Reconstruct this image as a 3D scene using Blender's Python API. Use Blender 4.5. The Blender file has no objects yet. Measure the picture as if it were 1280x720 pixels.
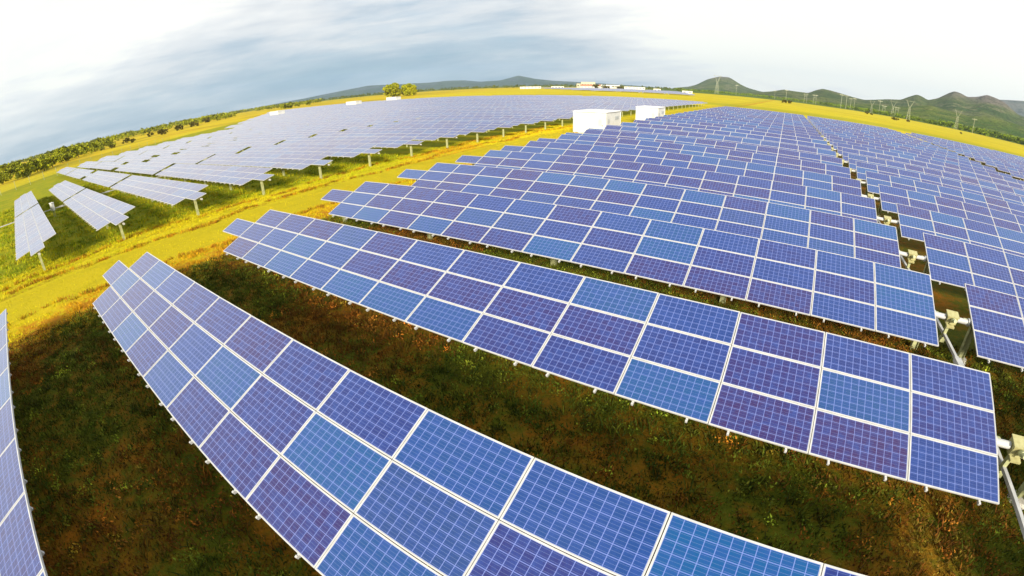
import bpy, bmesh, math, random
import numpy as np
from mathutils import Vector, Matrix, Euler

random.seed(7)
rng = np.random.default_rng(7)
R = math.radians
scene = bpy.context.scene
COL = scene.collection

# ------------------------------------------------------------------ camera
CAM = Vector((20.041, -8.457, 6.80))
YAW, PITCH, ROLL = R(-33.3926), R(-25.4754), R(-1.4962)
FPX, FK = 560.104, 0.0792                      # lens: r = f (t + k t^3), for a 1280 px wide picture
fwd = Vector((math.sin(YAW) * math.cos(PITCH), math.cos(YAW) * math.cos(PITCH), math.sin(PITCH)))
rt0 = Vector((math.cos(YAW), -math.sin(YAW), 0))
up0 = rt0.cross(fwd)
rt = rt0 * math.cos(ROLL) + up0 * math.sin(ROLL)
up = -rt0 * math.sin(ROLL) + up0 * math.cos(ROLL)
cd = bpy.data.cameras.new('camera')
cam = bpy.data.objects.new('camera', cd)
COL.objects.link(cam)
cam.matrix_world = Matrix(((rt.x, up.x, -fwd.x, CAM.x), (rt.y, up.y, -fwd.y, CAM.y), (rt.z, up.z, -fwd.z, CAM.z), (0, 0, 0, 1)))
cd.type = 'PANO'
cd.sensor_fit = 'HORIZONTAL'
cd.sensor_width = 36
cd.clip_start, cd.clip_end = 0.1, 40000
for holder in (cd, getattr(cd, 'cycles', None)):
    if holder is None:
        continue
    try:
        holder.panorama_type = 'FISHEYE_LENS_POLYNOMIAL'
        holder.fisheye_fov = R(240)
        holder.fisheye_polynomial_k0 = 0.0
        holder.fisheye_polynomial_k1 = -0.06361667789941104
        holder.fisheye_polynomial_k2 = 3.215787161164456e-05
        holder.fisheye_polynomial_k3 = 1.9874537014340033e-05
        holder.fisheye_polynomial_k4 = -2.980153326037063e-07
    except Exception:
        pass
scene.camera = cam


def project(p):
    d = Vector(p) - CAM
    x, y, z = d.dot(rt), d.dot(up), d.dot(fwd)
    rho = math.hypot(x, y)
    t = math.atan2(rho, z)
    if t > 1.35:
        return None
    r = FPX * (t + FK * t ** 3)
    return 640 + r * x / rho, 360 - r * y / rho


def polar(az, dist, z=0.0):
    return Vector((CAM.x + dist * math.sin(R(az)), CAM.y + dist * math.cos(R(az)), z))


# ------------------------------------------------------------------ light
SUN_TO = Vector((0.40, -0.81, 0.435)).normalized()
SUN_EL = math.asin(SUN_TO.z)
SUN_AZ = math.atan2(SUN_TO.x, SUN_TO.y)
sl = bpy.data.lights.new('sun', 'SUN')
sl.energy = 4.9
sl.angle = R(14)
sl.color = (1.0, 0.90, 0.74)
sun = bpy.data.objects.new('sun', sl)
COL.objects.link(sun)
sun.rotation_mode = 'QUATERNION'
sun.rotation_quaternion = SUN_TO.to_track_quat('Z', 'Y')

scene.view_settings.view_transform = 'Standard'
scene.view_settings.look = 'None'
scene.view_settings.gamma = 1
scene.view_settings.exposure = 0.74
scene.view_settings.use_curve_mapping = False
try:
    scene.cycles.volume_bounces = 0
    scene.cycles.max_bounces = 6
    scene.cycles.transparent_max_bounces = 6
    scene.cycles.volume_step_rate = 4
except Exception:
    pass


# ------------------------------------------------------------------ node helper
class V:
    """a node socket with arithmetic"""
    def __init__(s, nt, sock):
        s.nt, s.s = nt, sock

    def _m(s, op, b=None, c=None, clamp=False):
        n = s.nt.nodes.new('ShaderNodeMath'); n.operation = op; n.use_clamp = clamp
        for i, q in enumerate((s, b, c)):
            if q is None: continue
            if isinstance(q, V): s.nt.links.new(q.s, n.inputs[i])
            else: n.inputs[i].default_value = q
        return V(s.nt, n.outputs[0])
    def __add__(s, b): return s._m('ADD', b)
    def __radd__(s, b): return s._m('ADD', b)
    def __sub__(s, b): return s._m('SUBTRACT', b)
    def __rsub__(s, b): return (s * -1) + b
    def __mul__(s, b): return s._m('MULTIPLY', b)
    def __rmul__(s, b): return s._m('MULTIPLY', b)
    def __truediv__(s, b): return s._m('DIVIDE', b)
    def floor(s): return s._m('FLOOR')
    def fract(s): return s._m('FRACT')
    def abs(s): return s._m('ABSOLUTE')
    def max(s, b): return s._m('MAXIMUM', b)
    def min(s, b): return s._m('MINIMUM', b)
    def lt(s, b): return s._m('LESS_THAN', b)
    def gt(s, b): return s._m('GREATER_THAN', b)
    def pow(s, b): return s._m('POWER', b)
    def clamp(s): return s._m('ADD', 0.0, clamp=True)
    def step(s, a, b, kind='SMOOTHSTEP'):
        n = s.nt.nodes.new('ShaderNodeMapRange'); n.interpolation_type = kind; n.clamp = True
        flip = a > b
        lo, hi = (b, a) if flip else (a, b)
        n.inputs['From Min'].default_value = lo; n.inputs['From Max'].default_value = hi
        n.inputs['To Min'].default_value = 1.0 if flip else 0.0
        n.inputs['To Max'].default_value = 0.0 if flip else 1.0
        s.nt.links.new(s.s, n.inputs['Value'])
        return V(s.nt, n.outputs[0])


class NT:
    def __init__(s, nt):
        s.nt = nt
    def new(s, t): return s.nt.nodes.new(t)
    def link(s, a, b): s.nt.links.new(a.s if isinstance(a, V) else a, b)
    def v(s, sock): return V(s.nt, sock)
    def geom_pos(s):
        return s.new('ShaderNodeNewGeometry').outputs['Position']
    def sep(s, sock):
        n = s.new('ShaderNodeSeparateXYZ'); s.link(sock, n.inputs[0]); return [V(s.nt, o) for o in n.outputs]
    def comb(s, x, y, z=0.0):
        n = s.new('ShaderNodeCombineXYZ')
        for i, q in enumerate((x, y, z)):
            if isinstance(q, V): s.link(q, n.inputs[i])
            else: n.inputs[i].default_value = q
        return n.outputs[0]
    def noise(s, vec, scale, detail=3, rough=0.55, dist=0.0):
        n = s.new('ShaderNodeTexNoise'); n.inputs['Scale'].default_value = scale
        n.inputs['Detail'].default_value = detail; n.inputs['Roughness'].default_value = rough
        n.inputs['Distortion'].default_value = dist
        if vec is not None: s.link(vec, n.inputs['Vector'])
        return V(s.nt, n.outputs[0])
    def white(s, vec):
        n = s.new('ShaderNodeTexWhiteNoise'); n.noise_dimensions = '3D'; s.link(vec, n.inputs['Vector'])
        return V(s.nt, n.outputs['Value'])
    def mix(s, f, a, b):
        n = s.new('ShaderNodeMix'); n.data_type = 'RGBA'
        for sock, q in ((n.inputs[0], f), (n.inputs[6], a), (n.inputs[7], b)):
            if isinstance(q, V): s.link(q, sock)
            elif isinstance(q, (int, float)): sock.default_value = q
            elif isinstance(q, tuple): sock.default_value = (*q, 1)
            else: s.link(q, sock)
        return n.outputs[2]
    def ramp(s, f, stops):
        n = s.new('ShaderNodeValToRGB'); e = n.color_ramp.elements
        while len(e) < len(stops): e.new(0.5)
        for el, (p, c) in zip(e, stops): el.position = p; el.color = (*c, 1)
        s.link(f, n.inputs[0]); return n.outputs[0]
    def bump(s, h, strength, dist):
        n = s.new('ShaderNodeBump'); n.inputs['Strength'].default_value = strength; n.inputs['Distance'].default_value = dist
        s.link(h, n.inputs['Height']); return n.outputs[0]


def material(name, color=(0.5, 0.5, 0.5), rough=0.6, metal=0.0, spec=0.5):
    m = bpy.data.materials.new(name); m.use_nodes = True
    b = m.node_tree.nodes['Principled BSDF']
    b.inputs['Base Color'].default_value = (*color, 1)
    b.inputs['Roughness'].default_value = rough
    b.inputs['Metallic'].default_value = metal
    b.inputs['Specular IOR Level'].default_value = spec
    return m, NT(m.node_tree), b


def noisy(name, c1, c2, scale, rough=0.6, metal=0.0, detail=4, bump=0.0, obj=True):
    m, n, b = material(name, c1, rough, metal)
    vec = n.new('ShaderNodeTexCoord').outputs['Object'] if obj else n.geom_pos()
    f = n.noise(vec, scale, detail)
    n.link(n.mix(f.step(0.3, 0.7), c1, c2), b.inputs['Base Color'])
    if bump: n.link(n.bump(f, bump, 0.05), b.inputs['Normal'])
    return m


# ------------------------------------------------------------------ sky
world = bpy.data.worlds.new('World'); scene.world = world
world.use_nodes = True
W = NT(world.node_tree)
bgn = world.node_tree.nodes['Background']; out = world.node_tree.nodes['World Output']
sky = W.new('ShaderNodeTexSky'); sky.sky_type = 'NISHITA'; sky.sun_disc = False
sky.sun_elevation = SUN_EL; sky.sun_rotation = SUN_AZ
W.link(sky.outputs[0], bgn.inputs['Color']); bgn.inputs['Strength'].default_value = 0.10
gen = W.new('ShaderNodeTexCoord').outputs['Generated']
dx, dy, dz = W.sep(gen)
den = dz.max(0.0) + 0.16
px_, py_ = dx / den, dy / den
# long streaks of cloud running roughly across the view
u_ = px_ * 0.80 + py_ * 0.60
v_ = py_ * 0.80 - px_ * 0.60
streak = W.noise(W.comb(u_ * 0.75, v_ * 1.1, 0.3), 0.9, 6, 0.58, 0.5)
fine = W.noise(W.comb(u_ * 1.3, v_ * 2.4, 4.0), 2.2, 6, 0.6, 0.3)
elev = dz
right_glow = (dx * math.sin(R(30)) + dy * math.cos(R(30)) + dz * 0.55).step(0.46, 1.04)
left_glow = (dx * math.sin(R(-96)) + dy * math.cos(R(-96)) + dz * 0.95).step(0.93, 1.15)
top_light = dz.step(0.02, 0.22) * 0.34
band = W.noise(W.comb(dx * 1.4, dy * 1.4, dz * 11.0 - dx * 0.9), 1.5, 5, 0.6, 0.4)
band2 = W.noise(W.comb(dx * 3.0, dy * 3.0, dz * 26.0 - dx * 2.6), 1.3, 5, 0.62, 0.8)
bright = right_glow * 1.02 + left_glow * 0.74 + top_light + (streak - 0.5) * 0.70 + (fine - 0.5) * 0.30 + (band - 0.5) * 1.15 + (band2 - 0.5) * 0.55 + 0.25 - dz.step(0.30, 0.85) * 0.42
cloud = W.ramp(bright.clamp(), [(0.0, (0.22, 0.35, 0.48)), (0.30, (0.44, 0.525, 0.61)), (0.58, (0.72, 0.735, 0.75)), (0.85, (0.90, 0.89, 0.865)), (1.0, (1.02, 1.00, 0.91))])
bg2 = W.new('ShaderNodeBackground'); W.link(cloud, bg2.inputs['Color']); bg2.inputs['Strength'].default_value = 0.70
mx = W.new('ShaderNodeMixShader')
cover = (streak * 0.5 + fine * 0.4 + right_glow).step(0.10, 0.60) * 0.25 + 0.72 - dz.step(0.35, 0.85) * 0.30
W.link(cover, mx.inputs[0]); W.link(bgn.outputs[0], mx.inputs[1]); W.link(bg2.outputs[0], mx.inputs[2])
W.link(mx.outputs[0], out.inputs['Surface'])


# ------------------------------------------------------------------ mesh helpers
class MB:
    def __init__(s):
        s.v, s.f, s.m, s.uv = [], [], [], []

    def face(s, pts, mi=0, uv=None):
        b = len(s.v); s.v += [tuple(p) for p in pts]; s.f.append(tuple(range(b, b + len(pts)))); s.m.append(mi)
        s.uv.append(uv or [(0, 0)] * len(pts))

    def box(s, lo, hi, mi=0, M=None):
        x0, y0, z0 = lo; x1, y1, z1 = hi
        c = [Vector(p) for p in ((x0, y0, z0), (x1, y0, z0), (x1, y1, z0), (x0, y1, z0), (x0, y0, z1), (x1, y0, z1), (x1, y1, z1), (x0, y1, z1))]
        if M is not None: c = [M @ p for p in c]
        for q in ((0, 3, 2, 1), (4, 5, 6, 7), (0, 1, 5, 4), (1, 2, 6, 5), (2, 3, 7, 6), (3, 0, 4, 7)):
            s.face([c[i] for i in q], mi)

    def tube(s, a, b, r, r2=None, n=8, mi=0, caps=True):
        a, b = Vector(a), Vector(b); r2 = r if r2 is None else r2
        d = (b - a).normalized(); x = d.orthogonal().normalized(); y = d.cross(x)
        ra = [a + (x * math.cos(t) + y * math.sin(t)) * r for t in [2 * math.pi * i / n for i in range(n)]]
        rb = [b + (x * math.cos(t) + y * math.sin(t)) * r2 for t in [2 * math.pi * i / n for i in range(n)]]
        for i in range(n):
            j = (i + 1) % n; s.face([ra[i], ra[j], rb[j], rb[i]], mi)
        if caps:
            s.face(ra[::-1], mi); s.face(rb, mi)

    def mesh(s, name, mats, M=None):
        me = bpy.data.meshes.new(name)
        vs = s.v if M is None else [tuple(M @ Vector(p)) for p in s.v]
        me.from_pydata(vs, [], s.f)
        for m in mats: me.materials.append(m)
        me.polygons.foreach_set('material_index', s.m)
        ul = me.uv_layers.new(name='UVMap')
        flat = [c for f in s.uv for p in f for c in p]
        ul.data.foreach_set('uv', flat)
        me.update()
        return me


def link(name, me, parent=None, loc=None, rot=None):
    o = bpy.data.objects.new(name, me); COL.objects.link(o)
    if parent is not None: o.parent = parent
    if loc is not None: o.location = loc
    if rot is not None: o.rotation_euler = rot
    return o


def tag(o, label=None, cat=None, group=None, kind=None):
    if label: o['label'] = label
    if cat: o['category'] = cat
    if group: o['group'] = group
    if kind: o['kind'] = kind
    return o


def thing(name, label, cat, loc=(0, 0, 0), rz=0.0, group=None):
    o = bpy.data.objects.new(name, None); COL.objects.link(o); o.location = loc; o.rotation_euler = (0, 0, rz)
    o.empty_display_size = 0.3
    return tag(o, label, cat, group)


def np_mesh(name, verts, nper, mats, colors=None, mat_index=None):
    """verts (n*nper,3): n separate faces of nper corners; colors (n*nper,3)"""
    n = len(verts) // nper
    me = bpy.data.meshes.new(name)
    me.vertices.add(len(verts)); me.vertices.foreach_set('co', np.ascontiguousarray(verts, np.float32).ravel())
    me.loops.add(len(verts)); me.loops.foreach_set('vertex_index', np.arange(len(verts), dtype=np.int32))
    me.polygons.add(n); me.polygons.foreach_set('loop_start', np.arange(0, len(verts), nper, dtype=np.int32))
    try: me.polygons.foreach_set('loop_total', np.full(n, nper, np.int32))
    except Exception: pass
    for m in mats: me.materials.append(m)
    if mat_index is not None: me.polygons.foreach_set('material_index', np.asarray(mat_index, np.int32))
    if colors is not None:
        a = me.color_attributes.new('tint', 'FLOAT_COLOR', 'POINT')
        a.data.foreach_set('color', np.concatenate([colors, np.ones((len(colors), 1))], 1).astype(np.float32).ravel())
    me.update(); me.validate()
    return me


# ------------------------------------------------------------------ materials
frame_mat = noisy('white_aluminium', (0.52, 0.52, 0.50), (0.41, 0.415, 0.405), 3.0, 0.5)
back_mat, _, _ = material('panel_backsheet', (0.34, 0.35, 0.36), 0.6)
steel_mat = noisy('galvanised_steel', (0.46, 0.48, 0.24), (0.30, 0.31, 0.16), 7.0, 0.5, 0.05, 6)
paleyel_mat = noisy('pale_yellow_paint', (0.44, 0.42, 0.20), (0.34, 0.31, 0.13), 9.0, 0.55, 0.0, 6)
white_mat = noisy('white_cabin_paint', (0.70, 0.70, 0.66), (0.58, 0.58, 0.54), 1.2, 0.5)
dark_mat, _, _ = material('dark_rubber', (0.03, 0.03, 0.03), 0.7)
concrete_mat = noisy('footing_concrete', (0.62, 0.60, 0.54), (0.48, 0.46, 0.40), 7.0, 0.9)

# photovoltaic glass: UV counts modules, 12 x 6 cells inside each one
cell_mat, n, b = material('solar_cells', (0.03, 0.06, 0.25), 0.16)
uvn = n.new('ShaderNodeUVMap').outputs[0]
uu, vv, _z = n.sep(uvn)
mu, mv = uu.floor(), vv.floor()
orand = V(n.nt, n.new('ShaderNodeObjectInfo').outputs['Random'])
hm = n.white(n.comb(mu, mv, orand * 91.7))
hm2 = n.white(n.comb(mu + 31.0, mv, orand * 57.3))
cu = (uu.fract() - 0.004) * (12 / 0.992)
cv = (vv.fract() - 0.008) * (6 / 0.984)
inside = cu.gt(0.0) * cu.lt(12.0) * cv.gt(0.0) * cv.lt(6.0)
fu, fv = cu.fract(), cv.fract()
line = ((fu - 0.5).abs().gt(0.465)).max((fv - 0.5).abs().gt(0.465))
bus = ((fv * 3.0).fract() - 0.5).abs().lt(0.034)
grain = n.white(n.comb(cu.floor() + mu * 17.0, cv.floor() + mv * 13.0, orand * 33.0))
vor = n.noise(n.comb(uu * 12.0, vv * 6.0, orand * 20.0), 1.1, 3, 0.7)
tint = n.ramp(hm, [(0.0, (0.022, 0.013, 0.105)), (0.28, (0.012, 0.018, 0.130)), (0.52, (0.006, 0.032, 0.170)), (0.76, (0.004, 0.066, 0.205)), (0.92, (0.018, 0.016, 0.118)), (1.0, (0.030, 0.012, 0.086))])
cellc = n.mix((grain - 0.5) * 0.42 + (vor - 0.5) * 1.3 + 0.22, tint, (0.018, 0.055, 0.250))
cellc = n.mix(bus * 0.30, cellc, (0.26, 0.34, 0.55))
cellc = n.mix(line * 0.62, cellc, (0.20, 0.26, 0.60))
n.link(n.mix(inside, (0.40, 0.41, 0.44), cellc), b.inputs['Base Color'])
n.link(hm2 * 0.08 + 0.10, b.inputs['Roughness'])
b.inputs['IOR'].default_value = 1.5
b.inputs['Coat Weight'].default_value = 0.6
b.inputs['Coat Roughness'].default_value = 0.15
b.inputs['Sheen Weight'].default_value = 0.26          # thin film of dust, strongest at grazing angles
b.inputs['Sheen Roughness'].default_value = 0.26
b.inputs['Sheen Tint'].default_value = (1.0, 0.78, 0.90, 1)

# ------------------------------------------------------------------ ground
gm, n, b = material('ground_grass', (0.4, 0.3, 0.02), 0.95, spec=0.1)
pos = n.geom_pos()
gx, gy, gz = n.sep(pos)
nb = n.noise(pos, 0.035, 4, 0.55)
nmid = n.noise(pos, 0.35, 4, 0.6)
nsm = n.noise(pos, 2.6, 5, 0.65)
nfi = n.noise(pos, 14.0, 3, 0.6)
yel = n.ramp((nmid * 0.55 + nsm * 0.30 + nb * 0.3).step(0.30, 0.86, 'LINEAR'),
             [(0.0, (0.30, 0.29, 0.005)), (0.35, (0.56, 0.47, 0.006)), (0.66, (0.72, 0.58, 0.012)), (1.0, (0.64, 0.42, 0.012))])
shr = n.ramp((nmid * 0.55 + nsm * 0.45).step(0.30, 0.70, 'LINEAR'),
             [(0.0, (0.026, 0.040, 0.003)), (0.38, (0.100, 0.115, 0.005)), (0.56, (0.190, 0.110, 0.006)), (1.0, (0.42, 0.130, 0.008))])  # green and brown weed tones, darkened with row shade partly put into the colour
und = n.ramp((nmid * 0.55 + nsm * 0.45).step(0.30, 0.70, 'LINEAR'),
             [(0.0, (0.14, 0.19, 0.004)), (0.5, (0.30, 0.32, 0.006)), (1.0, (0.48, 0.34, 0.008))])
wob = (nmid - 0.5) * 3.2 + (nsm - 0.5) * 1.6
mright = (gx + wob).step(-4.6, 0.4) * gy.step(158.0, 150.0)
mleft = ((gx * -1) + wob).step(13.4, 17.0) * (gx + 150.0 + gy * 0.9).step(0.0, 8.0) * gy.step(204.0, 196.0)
orange = (((gx + 3.0) + wob * 0.8).abs()).step(3.0, 0.3) * (nsm * 0.6 + nmid * 0.6).step(0.46, 0.66)
lime = n.noise(n.comb(gx * 1.6, gy * 0.35, 0.0), 0.55, 4, 0.65).step(0.50, 0.66)
yel = n.mix(lime * 0.34, yel, (0.30, 0.33, 0.006))
mid = n.mix(orange * 0.85, yel, (0.50, 0.17, 0.008))
rut = ((gx + 10.9 + (nmid - 0.5) * 0.8).abs()).step(0.55, 0.10).max(((gx + 12.6 + (nmid - 0.5) * 0.8).abs()).step(0.5, 0.10) * 0.6) * (nsm.step(0.40, 0.60))
mid = n.mix(rut * 0.75, mid, (0.24, 0.10, 0.008))
track = ((gx + 8.0 + wob * 0.5).abs()).step(3.2, 1.8)
mid = n.mix(track * 0.60, mid, (0.47, 0.37, 0.007))
# beyond the fields: savanna, green far away
ddx, ddy = gx - CAM.x, gy - CAM.y
dist = (ddx * ddx + ddy * ddy).pow(0.5)
farn = n.noise(pos, 0.012, 5, 0.6)
leftside = (gx * -1 - gy * 0.35).step(120.0, 260.0)
mott = leftside * (farn + (nb - 0.5) * 0.4).step(0.52, 0.62)
mid = n.mix((farn * 0.7 + nb * 0.4).step(0.50, 0.64) * 0.5 * dist.step(120.0, 220.0), mid, (0.52, 0.37, 0.007))
mid = n.mix((n.noise(pos, 0.06, 4, 0.6) + (farn - 0.5)).step(0.52, 0.64) * 0.30 * dist.step(100.0, 180.0), mid, (0.36, 0.36, 0.007))
mid = n.mix(leftside * (nb * 0.6 + farn * 0.5).step(0.42, 0.62) * 0.6, mid, (0.62, 0.36, 0.008))
mid = n.mix(mott * 0.6, mid, (0.20, 0.24, 0.010))
edge = dist + (farn - 0.5) * 260.0
rightside = (gx + gy * 0.25).step(-120.0, 0.0)
mid = n.mix(edge.step(930.0, 1010.0) * rightside, mid, (0.085, 0.150, 0.010))
mid = n.mix(edge.step(1300.0, 1800.0) * (1.0 - rightside), mid, (0.13, 0.17, 0.025))
band = (dist + (farn - 0.5) * 60.0).step(225.0, 245.0) * (dist + (farn - 0.5) * 60.0).step(300.0, 270.0) * rightside
mid = n.mix(band * 0.55, mid, (0.28, 0.31, 0.008))
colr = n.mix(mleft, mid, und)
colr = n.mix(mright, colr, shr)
colr = n.mix((nfi - 0.5).abs().step(0.0, 0.2) * 0.25 , n.mix(0.25, colr, (0.04, 0.03, 0.003)), colr)
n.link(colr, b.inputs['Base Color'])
n.link(n.bump(nsm * 0.6 + nfi * 0.4, 0.8, 0.14), b.inputs['Normal'])

ang = np.radians(np.arange(0, 360, 3.0))
rad = np.array([0, 6, 14, 25, 40, 60, 90, 140, 220, 350, 600, 1000, 1800, 3200, 6000, 11000.0])
bm = bmesh.new()
rings = []
for r_ in rad[1:]:
    rings.append([bm.verts.new((20 + r_ * math.sin(a), -8 + r_ * math.cos(a), 0)) for a in ang])
c0 = bm.verts.new((20, -8, 0)); N_ = len(ang)
for i in range(N_):
    bm.faces.new((c0, rings[0][(i + 1) % N_], rings[0][i]))
    for k in range(len(rings) - 1):
        bm.faces.new((rings[k][i], rings[k][(i + 1) % N_], rings[k + 1][(i + 1) % N_], rings[k + 1][i]))
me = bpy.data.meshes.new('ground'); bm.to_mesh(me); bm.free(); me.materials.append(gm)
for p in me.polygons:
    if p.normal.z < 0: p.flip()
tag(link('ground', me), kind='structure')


# ------------------------------------------------------------------ hills
class Waves:
    def __init__(s, seed, n=14, lo=1.0, hi=8.0):
        g = np.random.default_rng(seed); k = np.exp(g.uniform(np.log(lo), np.log(hi), n)); t = g.uniform(0, 2 * np.pi, n)
        s.kx, s.ky, s.p, s.a = k * np.cos(t), k * np.sin(t), g.uniform(0, 6.28, n), 1 / k ** 0.8
        s.a /= s.a.sum()
    def __call__(s, x, y):
        x, y = np.asarray(x, float)[..., None], np.asarray(y, float)[..., None]
        return (s.a * np.sin(x * s.kx + y * s.ky + s.p)).sum(-1)


def hill(name, prof, d_front, d_ridge, d_back, mat, seed, rough=0.12, step=0.12):
    """real relief: a ridge at d_ridge whose skyline follows prof [(azimuth, elevation)], falling to the plain in front and behind"""
    az = np.arange(prof[0][0], prof[-1][0] + step, step)
    el = np.interp(az, [p[0] for p in prof], [p[1] for p in prof])
    k = np.array([1, 2, 3, 2, 1.]); k /= k.sum()
    el = np.convolve(np.pad(el, 2, mode='edge'), k, 'valid')
    H = np.tan(np.radians(np.maximum(el, 0))) * d_ridge + CAM.z * (el > 0.02)
    w1, w2 = Waves(seed), Waves(seed + 1, 18, 4, 30)
    ts = np.concatenate([np.linspace(0, 1, 34), np.linspace(1, 2, 12)[1:]])
    vs = []
    for t in ts:
        d = d_front + (d_ridge - d_front) * t if t <= 1 else d_ridge + (d_back - d_ridge) * (t - 1)
        s = t if t <= 1 else 2 - t
        base = s ** 1.9 * (3 - 2 * s ** 0.95) / 1.0 if t <= 1 else s * s * (3 - 2 * s)
        base = np.clip(base, 0, 1)
        X = CAM.x + d * np.sin(np.radians(az)); Y = CAM.y + d * np.cos(np.radians(az))
        nz = w1(X / 900, Y / 900) + 0.5 * w2(X / 900, Y / 900)
        amp = rough * (4 * s * (1 - s) + 0.12 * s)
        z = H * (base + amp * nz * 2.2)
        z = np.minimum(z, (H * 0.985 - CAM.z) * d / d_ridge + CAM.z) if t < 1 else z
        z = np.maximum(z, -0.5) - (0.5 if t in (0.0, 2.0) else 0)
        vs.append(np.stack([X, Y, z], 1))
    vs = np.array(vs); nr, nc = vs.shape[:2]
    idx = np.arange(nr * nc).reshape(nr, nc)
    f = np.stack([idx[:-1, :-1], idx[:-1, 1:], idx[1:, 1:], idx[1:, :-1]], -1).reshape(-1, 4)
    me = bpy.data.meshes.new(name); me.from_pydata(vs.reshape(-1, 3).tolist(), [], f[:, ::-1].tolist())
    me.materials.append(mat); me.polygons.foreach_set('use_smooth', [True] * len(me.polygons)); me.update()
    return tag(link(name, me), kind='structure')


def hill_mat(name, c_low, c_mid, c_top, z0, z1, sc):
    m, n, b = material(name, c_mid, 0.95, spec=0.1)
    p = n.geom_pos(); x, y, z = n.sep(p)
    big = n.noise(p, sc, 5, 0.6); sm = n.noise(p, sc * 9, 5, 0.7)
    low = n.mix((big * 0.6 + sm * 0.45).step(0.42, 0.64), c_low, c_mid)
    t = (z + (big - 0.5) * (z1 - z0) * 1.4 + (sm - 0.5) * (z1 - z0) * 0.8).step(z0, z1)
    pat = n.noise(p, sc * 2.6, 4, 0.65, 0.6)
    low = n.mix(pat.step(0.52, 0.60) * 0.65, low, (c_mid[0] * 1.25, c_mid[1] * 1.05, c_mid[2] * 2.2))
    col = n.mix(t, low, c_top)
    col = n.mix(sm.step(0.50, 0.58) * 0.70, col, tuple(c * 0.40 for c in c_low))
    n.link(col, b.inputs['Base Color'])
    n.link(n.bump(sm, 1.0, 34.0), b.inputs['Normal'])
    return m


hm_right = hill_mat('hill_slopes', (0.060, 0.100, 0.022), (0.18, 0.20, 0.050), (0.20, 0.165, 0.140), 95, 170, 0.0042)
hm_near = hill_mat('hill_foot', (0.065, 0.130, 0.012), (0.20, 0.24, 0.028), (0.25, 0.23, 0.06), 40, 110, 0.006)
hm_far = hill_mat('far_hill_slopes', (0.05, 0.08, 0.05), (0.09, 0.12, 0.08), (0.13, 0.13, 0.11), 120, 300, 0.0012)
hill('hill', [(-64, 0), (-57.8, .30), (-54, .62), (-50.1, 1.0), (-46.3, .86), (-43, .8), (-40.5, .9), (-38.5, .85), (-36.6, .60), (-34.2, .66), (-33, .95), (-31.95, 1.2), (-30.9, .98), (-29.8, .75), (-27.5, .5), (-24, .34), (-20, .15), (-15, 0)], 6200, 8600, 10200, hm_far, 3)
hill('hill', [(-13.5, 0), (-11.5, .28), (-10.6, .57), (-9.3, 1.3), (-8.5, 1.55), (-7.9, 1.72), (-6.8, 1.70), (-6.2, 1.4), (-5.5, 1.02), (-4.6, .68), (-3.2, .42), (-1, .2), (2, 0)], 3400, 4600, 6000, hm_right, 11)
hill('hill', [(-6, 0), (-3, .35), (-1.8, .55), (-.5, .9), (.8, .84), (2.3, .83), (3.1, 1.25), (3.8, 1.5), (4.6, 1.45), (5.8, 1.28), (7.2, 1.05), (8.5, .92), (9.6, 1.1), (11, 1.38), (12.4, 1.55), (13.1, 1.95), (14, 2.38), (14.6, 2.25), (15.2, 1.98), (16.2, 2.35), (16.8, 2.76), (17.3, 3.1), (17.8, 3.36), (18.5, 3.25), (19.2, 3.0), (20.2, 3.2), (21.1, 3.56), (22, 3.42), (22.9, 3.2), (24.5, 2.3), (27, 2.0), (32, 2.6), (38, 2.0), (46, 0)], 1350, 3100, 4600, hm_right, 23, 0.16)
hill('hill', [(17, 0), (20, 2.6), (22, 3.3), (24.8, 3.75), (28, 4.0), (34, 3.3), (42, 2.0), (48, 0)], 4200, 5600, 7000, hm_far, 31)
hill('hill', [(3, 0), (7, .35), (10, .62), (13, .95), (15.5, 1.55), (17.5, 1.35), (19.5, 1.2), (22, 1.65), (26, 1.3), (32, 1.8), (40, 1.2), (47, 0)], 1150, 1900, 2900, hm_near, 41, 0.2)

# ------------------------------------------------------------------ solar tables
PX, PY = 1.98, 1.00                 # module pitch along and across the row
MW, MH, MT = 1.966, 0.988, 0.040
FW = 0.021
AXIS = 1.31                         # torque tube above the ground
PIVOT = 1.5                         # middle of the glass above the ground
T_R, T_L = R(22.37), R(13.0)


def module_glass(mb, x0, y0, iu, iv, frame=True, back=True):
    """one module, lower left corner x0,y0 in the table plane"""
    x1, y1 = x0 + MW, y0 + MH
    a, c, d, e = x0 + FW, y0 + FW, x1 - FW, y1 - FW
    zt = MT - 0.004
    mb.face([(a, c, zt), (d, c, zt), (d, e, zt), (a, e, zt)], 0, [(iu + .0001, iv + .0001), (iu + .9999, iv + .0001), (iu + .9999, iv + .9999), (iu + .0001, iv + .9999)])
    if back: mb.face([(a, c, 0.006), (a, e, 0.006), (d, e, 0.006), (d, c, 0.006)], 2)
    if frame: module_frame(mb, x0, y0, 1)


def module_frame(mb, x0, y0, mi):
    x1, y1 = x0 + MW, y0 + MH
    a, c, d, e = x0 + FW, y0 + FW, x1 - FW, y1 - FW
    O = [(x0, y0), (x1, y0), (x1, y1), (x0, y1)]; I = [(a, c), (d, c), (d, e), (a, e)]
    for i in range(4):
        j = (i + 1) % 4
        mb.face([(*O[i], MT), (*O[j], MT), (*I[j], MT), (*I[i], MT)], mi)
        mb.face([(*O[j], MT), (*O[i], MT), (*O[i], 0), (*O[j], 0)], mi)
        mb.face([(*I[i], MT), (*I[j], MT), (*I[j], 0.006), (*I[i], 0.006)], mi)
        mb.face([(*O[i], 0), (*I[i], 0.006), (*I[j], 0.006), (*O[j], 0)], mi)


def tilt_m(t):
    return Matrix.Translation((0, 0, PIVOT)) @ Matrix.Rotation(t, 4, 'X') @ Matrix.Translation((0, 0, -MT))


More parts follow.
